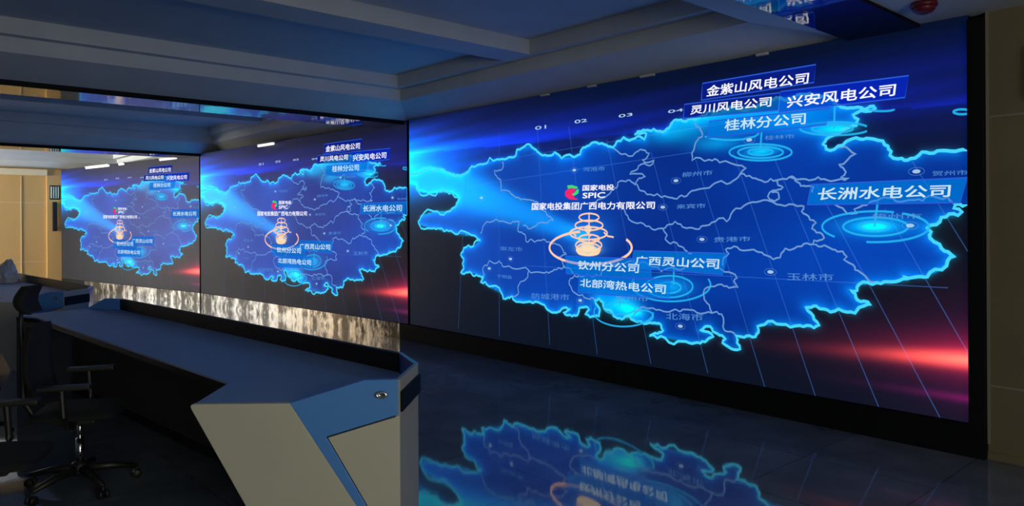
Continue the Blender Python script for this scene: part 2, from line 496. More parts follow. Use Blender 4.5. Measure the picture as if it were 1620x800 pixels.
WARM=[[(3739,1200),(3758,1189),(3775,1177),(3787,1164),(3797,1152),(3803,1138),(3806,1125),(3805,1112),(3801,1099),(3793,1085),(3782,1072),(3768,1059),(3750,1046),(3729,1034),(3706,1022),(3679,1011),(3649,1000),(3616,990),(3581,980),(3544,972),(3505,964),(3464,957),(3421,951),(3376,946),(3331,943),(3285,940),(3238,938),(3191,938),(3145,939),(3098,941),(3053,944),(3009,948),(2966,954),(2925,961),(2887,968),(2850,977),(2817,987),(2787,998),(2760,1010),(2736,1022),(2717,1035),(2701,1049),(2690,1063),(2682,1078),(2679,1092),(2681,1107),(2686,1122),(2696,1137),(2710,1152),(2729,1166),(2751,1180),(2776,1193),(2805,1205),(2838,1217),(2873,1228),(2911,1238),(2951,1247),(2993,1255),(3037,1262),(3082,1267),(3128,1272)],[(3388,1417),(3387,1411),(3382,1405),(3374,1399),(3363,1394),(3349,1389),(3333,1385),(3315,1382),(3296,1379),(3275,1378),(3254,1378),(3233,1378),(3212,1380),(3192,1382),(3174,1386),(3158,1390),(3144,1395),(3132,1400),(3124,1406),(3119,1413),(3117,1419),(3119,1426),(3124,1432),(3132,1438),(3144,1443),(3158,1448),(3174,1452),(3193,1455),(3213,1457),(3234,1458),(3255,1458),(3276,1458),(3297,1456),(3316,1453),(3334,1450),(3350,1446),(3363,1441),(3374,1435),(3382,1429),(3387,1423),(3388,1417)],[(3440,1337),(3438,1329),(3431,1322),(3420,1315),(3405,1308),(3386,1302),(3364,1297),(3339,1292),(3312,1289),(3283,1287),(3254,1287),(3224,1287),(3195,1289),(3167,1292),(3141,1296),(3118,1301),(3098,1307),(3082,1314),(3070,1321),(3063,1329),(3061,1337),(3063,1345),(3070,1353),(3082,1360),(3098,1367),(3118,1373),(3141,1378),(3167,1383),(3195,1386),(3225,1387),(3254,1388),(3284,1387),(3313,1385),(3340,1382),(3365,1378),(3387,1372),(3405,1366),(3420,1360),(3431,1353),(3438,1345),(3440,1337)],[(3497,1258),(3494,1248),(3485,1239),(3470,1229),(3449,1220),(3424,1213),(3394,1206),(3361,1200),(3324,1196),(3285,1193),(3245,1191),(3204,1192),(3164,1193),(3126,1197),(3091,1202),(3059,1208),(3032,1216),(3010,1224),(2994,1234),(2984,1244),(2980,1254),(2984,1264),(2994,1275),(3010,1284),(3032,1293),(3060,1301),(3092,1308),(3127,1314),(3165,1318),(3205,1320),(3246,1321),(3286,1320),(3325,1318),(3361,1314),(3395,1309),(3425,1303),(3450,1295),(3470,1287),(3485,1278),(3494,1268),(3497,1258)],[(3392,1203),(3390,1197),(3385,1191),(3377,1185),(3366,1180),(3351,1175),(3335,1170),(3316,1167),(3296,1164),(3275,1162),(3253,1161),(3231,1161),(3209,1162),(3188,1164),(3169,1167),(3152,1171),(3137,1176),(3126,1181),(3117,1187),(3112,1193),(3110,1200),(3112,1206),(3117,1212),(3126,1218),(3138,1224),(3152,1229),(3170,1233),(3189,1237),(3209,1240),(3231,1241),(3253,1242),(3275,1242),(3297,1241),(3317,1238),(3335,1235),(3352,1231),(3366,1227),(3377,1221),(3385,1216),(3390,1210),(3392,1203)],[(3423,1138),(3421,1129),(3415,1121),(3404,1113),(3390,1105),(3372,1098),(3351,1091),(3327,1086),(3302,1082),(3275,1079),(3247,1078),(3219,1078),(3191,1079),(3165,1082),(3140,1086),(3118,1092),(3100,1098),(3085,1105),(3074,1113),(3067,1122),(3065,1131),(3067,1140),(3074,1149),(3085,1158),(3100,1166),(3119,1173),(3141,1179),(3165,1184),(3192,1188),(3219,1190),(3247,1191),(3275,1191),(3302,1189),(3328,1186),(3352,1182),(3372,1177),(3390,1170),(3404,1163),(3415,1155),(3421,1147),(3423,1138)],[(3404,1098),(3402,1089),(3397,1079),(3387,1070),(3374,1062),(3358,1054),(3339,1048),(3317,1042),(3294,1038),(3269,1035),(3244,1033),(3218,1033),(3193,1035),(3169,1038),(3147,1042),(3127,1048),(3110,1055),(3096,1063),(3086,1071),(3080,1081),(3078,1090),(3081,1100),(3087,1109),(3097,1119),(3111,1127),(3128,1135),(3148,1141),(3170,1147),(3194,1151),(3219,1154),(3244,1155),(3270,1155),(3295,1153),(3318,1150),(3339,1145),(3358,1139),(3374,1133),(3387,1125),(3397,1116),(3403,1107),(3404,1098)],[(3383,1062),(3383,1059),(3381,1057),(3379,1055),(3376,1053),(3373,1051),(3368,1048),(3363,1046),(3357,1044),(3350,1042),(3343,1041),(3335,1039),(3326,1037),(3317,1036),(3307,1034),(3297,1033),(3287,1032),(3276,1031),(3266,1030),(3255,1030),(3244,1029),(3232,1029),(3221,1029),(3210,1029),(3200,1029),(3189,1030),(3179,1031),(3169,1031),(3160,1032),(3151,1033),(3143,1035),(3135,1036),(3128,1038),(3122,1039),(3116,1041),(3111,1043),(3108,1045),(3104,1047),(3102,1049),(3101,1052),(3100,1054)],[(3255,1469),(3252,1094)],[(3226,1266),(3280,1226)],[(3453,1268),(3504,1229),(3581,1220)],[(3018,1265),(3074,1224)],[(3073,1090),(3238,1033),(3399,1098)]]
CYAN=[[(5442,1923),(5440,1917),(5436,1910),(5429,1904),(5419,1898),(5406,1893),(5391,1888),(5373,1884),(5353,1880),(5331,1877),(5307,1875),(5282,1874),(5255,1873),(5227,1873),(5198,1874),(5168,1875),(5139,1877),(5109,1881),(5080,1884),(5052,1889),(5025,1894),(4999,1900),(4975,1906),(4953,1912),(4934,1919),(4917,1927),(4902,1934),(4891,1942),(4883,1950),(4878,1957),(4876,1965),(4878,1972),(4883,1979),(4891,1986),(4903,1992),(4917,1997),(4934,2002),(4954,2006),(4976,2010),(5000,2012),(5026,2014),(5053,2015),(5081,2016),(5110,2015),(5140,2014),(5169,2012),(5199,2009),(5227,2005),(5255,2001),(5282,1997),(5308,1991),(5332,1986),(5354,1979),(5374,1973),(5391,1966),(5406,1959),(5419,1952),(5429,1945),(5436,1938),(5440,1930),(5442,1923)],[(5368,1929),(5366,1922),(5358,1915),(5347,1909),(5331,1904),(5311,1900),(5287,1897),(5260,1895),(5231,1894),(5200,1894),(5168,1896),(5136,1898),(5105,1902),(5075,1907),(5047,1913),(5022,1920),(5000,1927),(4982,1935),(4970,1943),(4962,1951),(4959,1959),(4962,1966),(4970,1973),(4983,1979),(5000,1984),(5022,1989),(5047,1992),(5075,1993),(5105,1994),(5137,1993),(5169,1991),(5201,1988),(5232,1984),(5261,1979),(5287,1973),(5311,1966),(5331,1959),(5347,1952),(5359,1944),(5366,1936),(5368,1929)],[(5279,1939),(5277,1935),(5273,1931),(5267,1927),(5258,1924),(5247,1922),(5234,1920),(5219,1919),(5203,1918),(5186,1919),(5169,1920),(5151,1921),(5134,1923),(5118,1926),(5103,1929),(5089,1933),(5078,1937),(5068,1942),(5061,1946),(5057,1951),(5056,1955),(5057,1959),(5061,1963),(5068,1967),(5078,1970),(5089,1972),(5103,1974),(5118,1975),(5134,1975),(5151,1975),(5169,1974),(5186,1972),(5203,1970),(5219,1967),(5234,1964),(5247,1960),(5258,1956),(5267,1952),(5273,1947),(5277,1943),(5279,1939)],[(6031,2039),(6017,2034),(5998,2030),(5975,2027),(5949,2025),(5919,2024),(5887,2024),(5852,2025),(5816,2027),(5779,2030),(5741,2034),(5705,2039),(5669,2045),(5636,2052),(5605,2059),(5578,2067),(5555,2075),(5536,2083),(5523,2091),(5514,2099),(5512,2106),(5514,2113),(5523,2120),(5536,2125),(5555,2130),(5578,2133),(5606,2136),(5636,2137),(5670,2137),(5705,2136),(5742,2134),(5779,2131),(5816,2127),(5852,2122),(5887,2116),(5920,2110),(5949,2103),(5976,2096),(5998,2088),(6017,2080),(6031,2073)],[(5929,2066),(5927,2061),(5921,2057),(5912,2053),(5899,2051),(5883,2048),(5865,2047),(5844,2046),(5821,2046),(5797,2048),(5772,2050),(5747,2052),(5722,2056),(5699,2060),(5677,2064),(5658,2070),(5641,2075),(5627,2081),(5617,2086),(5611,2092),(5609,2097),(5611,2102),(5618,2106),(5628,2110),(5641,2113),(5658,2115),(5677,2116),(5699,2117),(5723,2116),(5747,2115),(5772,2113),(5797,2110),(5821,2106),(5844,2102),(5865,2097),(5884,2092),(5899,2087),(5912,2082),(5921,2076),(5927,2071),(5929,2066)],[(6276,1423),(6297,1419),(6317,1414),(6336,1409),(6354,1404),(6370,1398),(6386,1392),(6399,1385),(6411,1379),(6422,1372),(6431,1365),(6438,1357),(6444,1350),(6448,1343),(6451,1335),(6452,1328),(6451,1320),(6448,1312),(6444,1305),(6438,1298),(6431,1290),(6421,1283),(6411,1276),(6399,1270),(6385,1263),(6370,1257),(6353,1251),(6335,1246),(6316,1240),(6296,1236),(6275,1231),(6252,1227),(6229,1224),(6205,1221),(6180,1218),(6154,1216),(6128,1215),(6102,1214),(6075,1213),(6049,1213),(6022,1214)],[(5785,1250),(5768,1256),(5753,1263),(5739,1269),(5727,1276),(5716,1283),(5707,1290),(5699,1298),(5694,1306),(5690,1313),(5688,1321),(5688,1329),(5689,1337),(5692,1345),(5698,1352),(5704,1360),(5713,1367),(5723,1375),(5735,1381),(5749,1388),(5764,1395),(5780,1401),(5798,1406),(5816,1412),(5836,1417),(5857,1421),(5879,1425),(5902,1429),(5925,1432),(5949,1435),(5974,1437),(5998,1439),(6023,1440),(6048,1441),(6073,1441),(6098,1441),(6123,1440),(6147,1439),(6172,1437),(6195,1435),(6218,1432)],[(6314,1327),(6311,1317),(6303,1307),(6290,1297),(6272,1288),(6249,1280),(6223,1273),(6193,1267),(6160,1263),(6125,1260),(6089,1259),(6053,1259),(6017,1261),(5982,1265),(5950,1270),(5922,1277),(5897,1286),(5877,1295),(5862,1305),(5853,1316),(5850,1327),(5853,1338),(5862,1348),(5877,1359),(5897,1368),(5922,1376),(5951,1383),(5983,1388),(6017,1392),(6053,1395),(6090,1395),(6126,1394),(6161,1391),(6193,1387),(6223,1381),(6250,1374),(6272,1366),(6290,1357),(6303,1348),(6311,1338),(6314,1327)],[(6183,1327),(6182,1322),(6178,1317),(6172,1312),(6164,1308),(6154,1304),(6142,1300),(6128,1297),(6114,1295),(6098,1294),(6082,1294),(6066,1294),(6050,1295),(6035,1297),(6021,1300),(6008,1303),(5998,1307),(5989,1311),(5983,1316),(5979,1322),(5978,1327),(5979,1332),(5983,1337),(5989,1342),(5998,1347),(6009,1351),(6021,1354),(6035,1357),(6050,1359),(6066,1360),(6082,1360),(6098,1360),(6114,1359),(6129,1357),(6142,1354),(6154,1350),(6164,1346),(6173,1342),(6179,1337),(6182,1332),(6183,1327)],[(4499,787),(4496,772),(4486,756),(4471,741),(4450,726),(4424,713),(4394,701),(4359,690),(4322,681),(4282,675),(4240,671),(4199,669),(4158,670),(4119,673),(4082,679),(4049,687),(4021,697),(3998,709),(3982,723),(3971,738),(3968,754),(3972,771),(3982,787),(3999,803),(4022,818),(4050,832),(4083,844),(4120,854),(4159,862),(4200,868),(4242,872),(4283,872),(4323,871),(4361,867),(4395,861),(4425,852),(4451,842),(4472,830),(4487,817),(4496,802),(4499,787)],[(4372,770),(4370,762),(4365,754),(4358,746),(4347,739),(4334,732),(4318,726),(4301,720),(4282,716),(4261,713),(4241,711),(4220,710),(4200,711),(4180,712),(4162,715),(4146,719),(4132,725),(4121,731),(4113,738),(4108,746),(4107,754),(4108,762),(4113,770),(4122,778),(4133,786),(4147,793),(4163,799),(4181,804),(4200,808),(4221,811),(4241,813),(4262,814),(4282,813),(4301,811),(4319,808),(4334,804),(4347,798),(4358,792),(4366,785),(4370,778),(4372,770)],[(4659,865),(4670,852),(4678,839),(4682,825),(4683,811),(4679,796),(4673,782),(4662,768),(4648,753),(4630,739),(4609,726),(4585,713),(4558,701),(4528,689),(4496,678),(4461,668),(4424,659),(4386,652),(4346,645),(4304,640),(4262,636),(4220,633),(4178,632),(4136,633),(4095,634),(4055,638),(4016,643),(3980,649),(3946,657),(3915,666),(3888,676),(3863,687),(3843,700),(3826,713),(3813,727),(3805,742),(3801,757),(3802,773),(3807,789),(3817,805),(3831,820)],[(4059,518),(4058,506),(4054,494),(4047,482),(4038,470),(4026,458),(4012,446),(3996,435),(3977,424),(3956,413),(3934,403),(3909,393),(3883,384),(3855,376),(3826,368),(3796,361),(3764,356),(3733,351),(3700,347),(3668,344),(3635,343),(3603,342),(3572,342),(3541,344),(3511,347),(3482,351),(3456,355),(3430,361),(3407,368),(3386,376),(3368,385),(3352,395),(3339,405),(3328,416),(3321,428),(3316,440),(3315,452),(3316,465),(3321,478),(3329,491),(3339,504)],[(3848,537),(3846,528),(3838,519),(3827,510),(3811,501),(3791,492),(3768,484),(3741,477),(3713,471),(3683,466),(3651,463),(3620,460),(3589,460),(3560,461),(3532,463),(3508,467),(3487,472),(3470,479),(3457,486),(3450,495),(3447,504),(3450,513),(3458,523),(3470,533),(3487,542),(3508,551),(3533,559),(3560,566),(3590,572),(3621,576),(3652,579),(3683,581),(3714,581),(3742,580),(3768,577),(3792,573),(3811,568),(3827,562),(3839,554),(3846,546),(3848,537)],[(4059,480),(4058,472),(4053,463),(4046,454),(4037,446),(4025,438),(4011,431),(3995,425),(3979,420),(3961,416),(3942,413),(3924,412),(3906,412),(3888,414),(3873,417),(3858,422),(3846,427),(3836,434),(3829,442),(3825,450),(3823,459),(3825,468),(3829,477),(3837,486),(3847,495),(3859,502),(3873,510),(3889,516),(3906,521),(3925,524),(3943,526),(3961,527),(3979,527),(3996,525),(4012,522),(4025,517),(4037,511),(4047,505),(4053,497),(4058,489),(4059,480)],[(5151,2107),(5151,2103),(5149,2100),(5146,2096),(5142,2093),(5137,2089),(5131,2086),(5124,2083),(5116,2080),(5107,2078),(5097,2076),(5086,2074),(5074,2072),(5061,2070),(5047,2069),(5033,2068),(5018,2067),(5003,2066),(4986,2066),(4970,2066),(4953,2067),(4935,2067),(4917,2068),(4899,2069),(4881,2071),(4863,2072),(4845,2074),(4826,2076),(4808,2079),(4791,2082),(4773,2085),(4756,2088),(4740,2091),(4724,2095),(4708,2098),(4694,2102),(4680,2106),(4667,2111),(4654,2115),(4643,2119),(4633,2124)],[(6711,2104),(6710,2101),(6708,2099),(6705,2097),(6701,2095),(6696,2094),(6690,2093),(6684,2092),(6676,2092),(6669,2092),(6661,2093),(6653,2094),(6646,2095),(6638,2097),(6632,2099),(6626,2102),(6620,2104),(6616,2107),(6613,2110),(6611,2112),(6611,2115),(6611,2118),(6613,2120),(6616,2122),(6621,2124),(6626,2125),(6632,2126),(6638,2127),(6646,2127),(6653,2127),(6661,2126),(6669,2125),(6677,2124),(6684,2122),(6690,2120),(6696,2117),(6701,2115),(6705,2112),(6708,2109),(6710,2106),(6711,2104)],[(5179,2113),(5165,1944)],[(5793,2316),(5785,2080)],[(6105,1509),(6082,1327)],[(4297,947),(4290,792)],[(3653,638),(3652,540)],[(6223,2179),(6223,2177),(6222,2176),(6220,2175),(6218,2174),(6215,2173),(6212,2173),(6208,2172),(6203,2171),(6198,2171),(6193,2171),(6187,2171),(6181,2171),(6174,2171),(6167,2171),(6160,2172),(6153,2172),(6145,2173),(6138,2174),(6130,2175),(6122,2176),(6115,2177),(6108,2178),(6101,2179),(6094,2181),(6087,2182),(6081,2184),(6076,2185),(6070,2187),(6066,2188),(6062,2190),(6058,2192),(6055,2193),(6053,2195),(6051,2196),(6050,2198),(6050,2199),(6050,2200),(6051,2202),(6053,2203),(6055,2204)]]
DOTS=[(3051,1913),(4324,1746),(6371,1720),(2044,952),(1667,827),(3125,559),(4175,1506),(4598,1213),(6328,1336),(5251,954),(4363,418),(5066,2055),(1528,1666)]
CAPS=[('金紫山风电公司',[(4648,2470),(5581,2456),(5592,2546),(4664,2566)],[(4600,2447),(5628,2458),(5645,2595),(4613,2595)],'d'),('灵川风电公司',[(4483,2332),(5266,2312),(5274,2396),(4492,2412)],[(4410,2307),(5326,2275),(5344,2415),(4422,2432)],'d'),('兴安风电公司',[(5402,2283),(6230,2275),(6241,2365),(5409,2378)],[(5334,2258),(6298,2254),(6325,2406),(5350,2423)],'m'),('桂林分公司',[(4830,2151),(5559,2138),(5563,2231),(4838,2250)],[(4657,2108),(5724,2118),(5760,2241),(4678,2251)],'c'),('长洲水电公司',[(5648,1534),(6585,1533),(6593,1620),(5665,1629)],[(5569,1500),(6648,1492),(6694,1660),(5599,1658)],'c'),('国家电投集团广西电力有限公司',[(2403,1504),(4084,1490),(4089,1564),(2410,1587)],None,'w'),('国家电投',[(3166,1692),(3589,1685),(3595,1744),(3172,1753)],None,'w'),('SPIC',[(3166,1615),(3471,1614),(3477,1670),(3172,1672)],None,'w'),('钦州分公司',[(3088,881),(3889,878),(3899,970),(3100,972)],[(2928,826),(4038,824),(4051,1017),(2915,1013)],'c'),('广西灵山公司',[(3846,960),(4767,955),(4776,1048),(3856,1044)],[(3802,926),(4806,909),(4861,1096),(3828,1093)],'c'),('北部湾热电公司',[(3126,702),(4201,699),(4210,791),(3132,789)],[(3097,639),(4251,659),(4259,836),(3113,820)],'c'),('河池市',[(3176,1892),(3470,1884),(3471,1927),(3176,1936)],None,'s'),('柳州市',[(4389,1772),(4709,1781),(4713,1822),(4394,1819)],None,'s'),('来宾市',[(4329,1486),(4637,1491),(4637,1533),(4329,1529)],None,'s'),('贵港市',[(4717,1188),(5074,1205),(5074,1246),(4718,1235)],None,'s'),('玉林市',[(5394,894),(5774,909),(5774,966),(5394,954)],None,'s'),('北海市',[(4206,465),(4604,488),(4605,552),(4206,527)],None,'s'),('防城港市',[(2395,521),(2969,547),(2970,614),(2396,587)],None,'s'),('钦州市',[(3602,595),(4002,614),(4003,674),(3602,657)],None,'s'),('崇左市',[(1865,1043),(2248,1044),(2248,1092),(1865,1093)],None,'s'),('宁明县',[(1809,722),(2069,723),(2069,763),(1810,764)],None,'s'),('桂林市',[(5206,2041),(5465,2035),(5465,2071),(5207,2078)],None,'s'),('贺州市',[(6473,1682),(6696,1680),(6696,1713),(6473,1717)],None,'s'),('梧州市',[(6060,1385),(6405,1383),(6405,1423),(6060,1427)],None,'s'),('01',[(2464,2388),(2638,2388),(2638,2427),(2464,2427)],None,'n'),('02',[(3060,2397),(3235,2399),(3235,2431),(3060,2434)],None,'n'),('03',[(3652,2394),(3825,2395),(3825,2425),(3653,2425)],None,'n'),('04',[(4241,2371),(4408,2374),(4408,2399),(4241,2400)],None,'n')]
LOGO=[('g',[(2950,1758),(3021,1759),(3106,1735),(3091,1715),(3021,1726),(2958,1724)]),('g',[(3119,1714),(3111,1669),(3054,1644),(3015,1660),(3066,1685),(3083,1707)]),('r',[(2964,1720),(3063,1720),(3066,1691),(2987,1673),(2969,1641),(2997,1615),(3099,1616),(3082,1602),(2980,1611),(2920,1648),(2921,1696)])]

SW, SH = 6.70, 2.76


def pic(px, py):
    """display colours (0-255) of the LED picture at metres px, py from its lower left corner"""
    n = px.size
    out = np.zeros((n, 3))
    t = np.clip(py / SH, 0, 1)

    def add(w, col):
        out[:] += w[:, None] * np.array(col, float)

    def g(a, s):
        return np.exp(-(a / s) ** 2)
    add(np.ones(n), (6, 16, 34))
    add(g(py - 2.76, 0.35), (-6, -6, -4))
    add(g(px - 6.7, 1.8) * g(py - 0.9, 0.9), (6, -2, -6))
    # blue sky band over the map, streaked sideways
    st = np.array([noise.noise(Vector((a * 0.35, b * 9.0 - a * 0.5, 3.1))) for a, b in zip(px, py)])
    hor = 2.30 - 0.02 * px
    band = g(py - hor, 0.20) * (py < hor) * 0.4 + g(py - hor, 0.30) * (py >= hor)
    add(band * np.exp(-px / 2.6) * (0.75 + 0.9 * st), (10, 55, 190))
    add(band * (0.5 + 0.5 * px / 6.7) * (0.8 + 0.5 * st), (6, 12, 95))
    sky = np.clip((py - 1.6) / 0.5, 0, 1) * np.clip((2.95 - py) / 0.7, 0, 1)
    add(sky * (0.32 + 0.68 * np.exp(-px / 2.6)) * (0.85 + 0.5 * st), (0, 10, 95))
    add(np.exp(-px / 0.9) * g(py - 1.95, 0.6), (0, 45, 75))
    # cyan flare at the left edge
    fl = np.exp(-(px / 0.75) ** 1.2) * g(py - 2.12, 0.33)
    add(fl * (0.95 + 0.3 * st), (0, 130, 150))
    add(np.exp(-(px / 1.2) ** 2) * g(py - 2.05, 0.33), (0, 70, 150))
    # red flare at the right edge
    e = 6.7 - px
    core = g(py - (0.425 - 0.05 * e), 0.055 + 0.0 * e)
    add(core * np.exp(-(e / 0.50) ** 1.5), (190, 110, 40))
    add(core * np.exp(-(e / 1.0) ** 1.5), (90, 10, 15))
    add(g(py - (0.45 - 0.03 * e), 0.15) * np.exp(-(e / 0.75) ** 1.3), (110, 12, 20))
    add(g(py - 0.42, 0.42) * np.exp(-(e / 0.6) ** 1.2), (50, 5, 26))
    add(g(py - 0.16, 0.03) * np.exp(-(e / 0.5) ** 1.2), (70, 5, 40))
    # map: inside test and distance to its outline
    P = np.array(OUTER, float) / 1000
    inside = np.zeros(n, bool)
    dist = np.full(n, 9.0)
    for i in range(len(P)):
        a, b = P[i], P[(i + 1) % len(P)]
        if i != len(OUTER) - 1 or True:
            cnd = ((a[1] > py) != (b[1] > py))
            xi = (b[0] - a[0]) * (py - a[1]) / (b[1] - a[1] + 1e-12) + a[0]
            inside ^= cnd & (px < xi)
        ab = b - a
        l2 = max((ab ** 2).sum(), 1e-9)
        if not (a[0] > 6.6 and b[0] > 6.6) and not (a[0] < 0.01 and b[0] < 0.01):
            u = np.clip(((px - a[0]) * ab[0] + (py - a[1]) * ab[1]) / l2, 0, 1)
            dd = np.hypot(px - a[0] - u * ab[0], py - a[1] - u * ab[1])
            dist = np.minimum(dist, dd)
    fill = np.zeros((n, 3))
    fill += np.array((0, 50, 152.0))
    patch = np.array([noise.noise(Vector((a * 0.8, b * 1.3, 9.7))) for a, b in zip(px, py)])
    fill += patch[:, None] * np.array((0, 25, 45.0))
    fill += (np.exp(-px / 2.2) * 1.0)[:, None] * np.array((0, 38, 60.0))
    # beam from the left edge to the ringed city
    bx, by = 3.23, 1.20
    s = np.clip(px / bx, 0, 1)
    cy = 2.12 + (by - 2.12) * s
    hw = 0.36 * (1 - s) + 0.07
    beam = np.exp(-np.abs((py - cy) / hw) ** 3.0) * (px < bx) * (1 - 0.45 * s)
    fill += beam[:, None] * np.array((0, 125, 120.0))
    fill += (g(px - 4.75, 0.55) * g(py - 2.33, 0.16))[:, None] * np.array((0, 120, 110.0))
    fill += (g(px - 5.45, 0.35) * g(py - 2.20, 0.14))[:, None] * np.array((0, 90, 90.0))
    fill += (g(px - 4.30, 0.30) * g(py - 2.18, 0.10))[:, None] * np.array((0, 90, 70.0))
    out[inside] = fill[inside]
    outer_glow = np.where(inside, 0.8 * np.exp(-dist / 0.04), 0.75 * np.exp(-dist / 0.02))
    add(outer_glow, (0, 110, 120))
    for (cx, cy_, sx, sy, c) in ((3.70, 0.54, 0.20, 0.09, (0, 150, 110)), (3.85, 0.50, 0.12, 0.05, (0, 130, 90)),
                                 (3.55, 0.62, 0.30, 0.12, (0, 60, 60)),
                                 (4.24, 0.77, 0.24, 0.09, (0, 110, 90)), (6.08, 1.33, 0.30, 0.08, (0, 90, 70)),
                                 (6.08, 1.33, 0.11, 0.035, (0, 160, 100)), (5.17, 1.95, 0.15, 0.04, (0, 150, 100)),
                                 (5.78, 2.08, 0.18, 0.05, (0, 130, 90)), (4.75, 2.05, 0.25, 0.07, (0, 90, 70)),
                                 (3.24, 1.09, 0.16, 0.05, (190, 160, 60)), (3.24, 1.25, 0.30, 0.16, (20, 60, 60))):
        add(g(px - cx, sx) * g(py - cy_, sy), c)
    return np.clip(out, 0, 255)


def panel_mesh():
    nx, ny = 420, 174
    xs = np.linspace(0, SW, nx + 1)
    ys = np.linspace(0, SH, ny + 1)
    X, Y = np.meshgrid(xs, ys)
    px, py = X.ravel(), Y.ravel()
    me = bpy.data.meshes.new('display_panel')
    nv = px.size
    me.vertices.add(nv)
    co = np.zeros((nv, 3), np.float32)
    co[:, 0] = px
    co[:, 2] = py
    me.vertices.foreach_set('co', co.ravel())
    i = np.arange(ny)[:, None] * (nx + 1) + np.arange(nx)[None, :]
    i = i.ravel()
    q = np.stack([i, i + 1, i + nx + 2, i + nx + 1], 1).astype(np.int32)
    me.loops.add(q.size)
    me.loops.foreach_set('vertex_index', q.ravel())
    me.polygons.add(len(q))
    me.polygons.foreach_set('loop_start', np.arange(0, q.size, 4, dtype=np.int32))
    me.update(calc_edges=True)
    c = pic(px, py) / 255.0
    c = np.where(c <= 0.04045, c / 12.92, ((c + 0.055) / 1.055) ** 2.4)
    at = me.color_attributes.new('picture', 'FLOAT_COLOR', 'POINT')
    rgba = np.ones((nv, 4), np.float32)
    rgba[:, :3] = c
    at.data.foreach_set('color', rgba.ravel())
    return me


M_panel = mat('led_display', (0.012, 0.013, 0.014), 0.5, spec=0.2)
nt = M_panel.node_tree
a_ = nt.nodes.new('ShaderNodeAttribute')
a_.attribute_name = 'picture'
nt.links.new(a_.outputs['Color'], nt.nodes['Principled BSDF'].inputs['Emission Color'])
nt.nodes['Principled BSDF'].inputs['Emission Strength'].default_value = SCREEN

G_outer = glow('map_outline_light', L(70, 215, 255), 1.0)
G_inner = glow('district_line_light', L(125, 175, 238), 0.75)
G_grid = glow('grid_line_light', L(80, 145, 240), 1.0, 0.24)
G_warm = glow('ring_light_warm', L(255, 205, 175), 1.0)
G_core = glow('beacon_core_light', L(255, 225, 180), 1.0, 0.7)
G_cyan = glow('ripple_light', L(40, 190, 255), 0.9, 0.85)
G_text = glow('caption_light', L(245, 245, 255), 1.05)
G_soft = glow('soft_caption_light', L(210, 240, 255), 0.9)
G_dim = glow('place_name_light', L(100, 165, 235), 0.8, 0.6)
G_dot = glow('place_dot_light', L(190, 225, 250), 0.9, 0.8)
G_boxd = glow('caption_box_dark', L(10, 30, 140), 1.0, 0.75)
G_boxm = glow('caption_box_blue', L(5, 40, 195), 1.0, 0.70)
G_boxc = glow('caption_box_azure', L(0, 125, 225), 1.0, 0.62)
G_line = glow('caption_box_edge', L(40, 90, 215), 1.0)
G_green = glow('logo_green', L(70, 215, 110), 1.0)
G_pink = glow('logo_pink', L(245, 40, 110), 1.0)


def rough_line(pts, amp, depth, seed, closed=False):
    pts = [Vector((p[0] / 1000, p[1] / 1000)) for p in pts]
    if closed:
        pts.append(pts[0])
    rnd = random.Random(seed)
    for d in range(depth):
        new = [pts[0]]
        for a, b in zip(pts, pts[1:]):
            l = (b - a).length
            n_ = Vector((-(b - a).y, (b - a).x))
            if l > 0.04 and (a.x > 0.03 or b.x > 0.03) and not (a.x > 6.65 and b.x > 6.65):
                new.append((a + b) / 2 + n_ * rnd.uniform(-amp, amp))
            new.append(b)
        pts = new
    return pts


def ribbon(bm, pts, w, y):
    n = len(pts)
    Lf, Rt = [], []
    for i, p in enumerate(pts):
        a = pts[max(i - 1, 0)]
        b = pts[min(i + 1, n - 1)]
        t = b - a
        if t.length < 1e-6:
            t = Vector((1, 0))
        t.normalize()
        nn = Vector((-t.y, t.x)) * (w / 2)
        for lst, q in ((Lf, p + nn), (Rt, p - nn)):
            lst.append(bm.verts.new((min(max(q.x, 0.0), SW), y, min(max(q.y, 0.0), SH))))
    for i in range(n - 1):
        bm.faces.new((Lf[i], Lf[i + 1], Rt[i + 1], Rt[i]))


def to2(pts):
    return [Vector((min(p[0] / 1000, SW), p[1] / 1000)) for p in pts]


def text_mesh(s, quad, name, y, bold=0.014):
    cu = bpy.data.curves.new('t', 'FONT')
    cu.body = s
    cu.resolution_u = 3
    to = bpy.data.objects.new('t', cu)
    C.objects.link(to)
    dg = bpy.context.evaluated_depsgraph_get()
    me = bpy.data.meshes.new_from_object(to.evaluated_get(dg))
    bpy.data.objects.remove(to)
    me.name = name
    if bold:
        b0 = bmesh.new()
        for dx, dy in ((-bold, -bold), (bold, bold), (bold, -bold), (-bold, bold)):
            m2 = me.copy()
            m2.transform(Matrix.Translation((dx, dy, 0)))
            b0.from_mesh(m2)
            bpy.data.meshes.remove(m2)
        b0.to_mesh(me)
        b0.free()
    co = np.array([v.co[:] for v in me.vertices])
    lo, hi = co.min(0), co.max(0)
    q = [Vector(p) / 1000 for p in quad]
    for v in me.vertices:
        a = (v.co.x - lo[0]) / (hi[0] - lo[0])
        b = (v.co.y - lo[1]) / (hi[1] - lo[1])
        p = q[0] * (1 - a) * (1 - b) + q[1] * a * (1 - b) + q[2] * a * b + q[3] * (1 - a) * b
        v.co = (min(p.x, SW), y, p.y)
    return me


def quad_mesh(quad, y, name):
    bm = bmesh.new()
    bm.faces.new([bm.verts.new((min(p[0] / 1000, SW), y, p[1] / 1000)) for p in quad])
    return bm


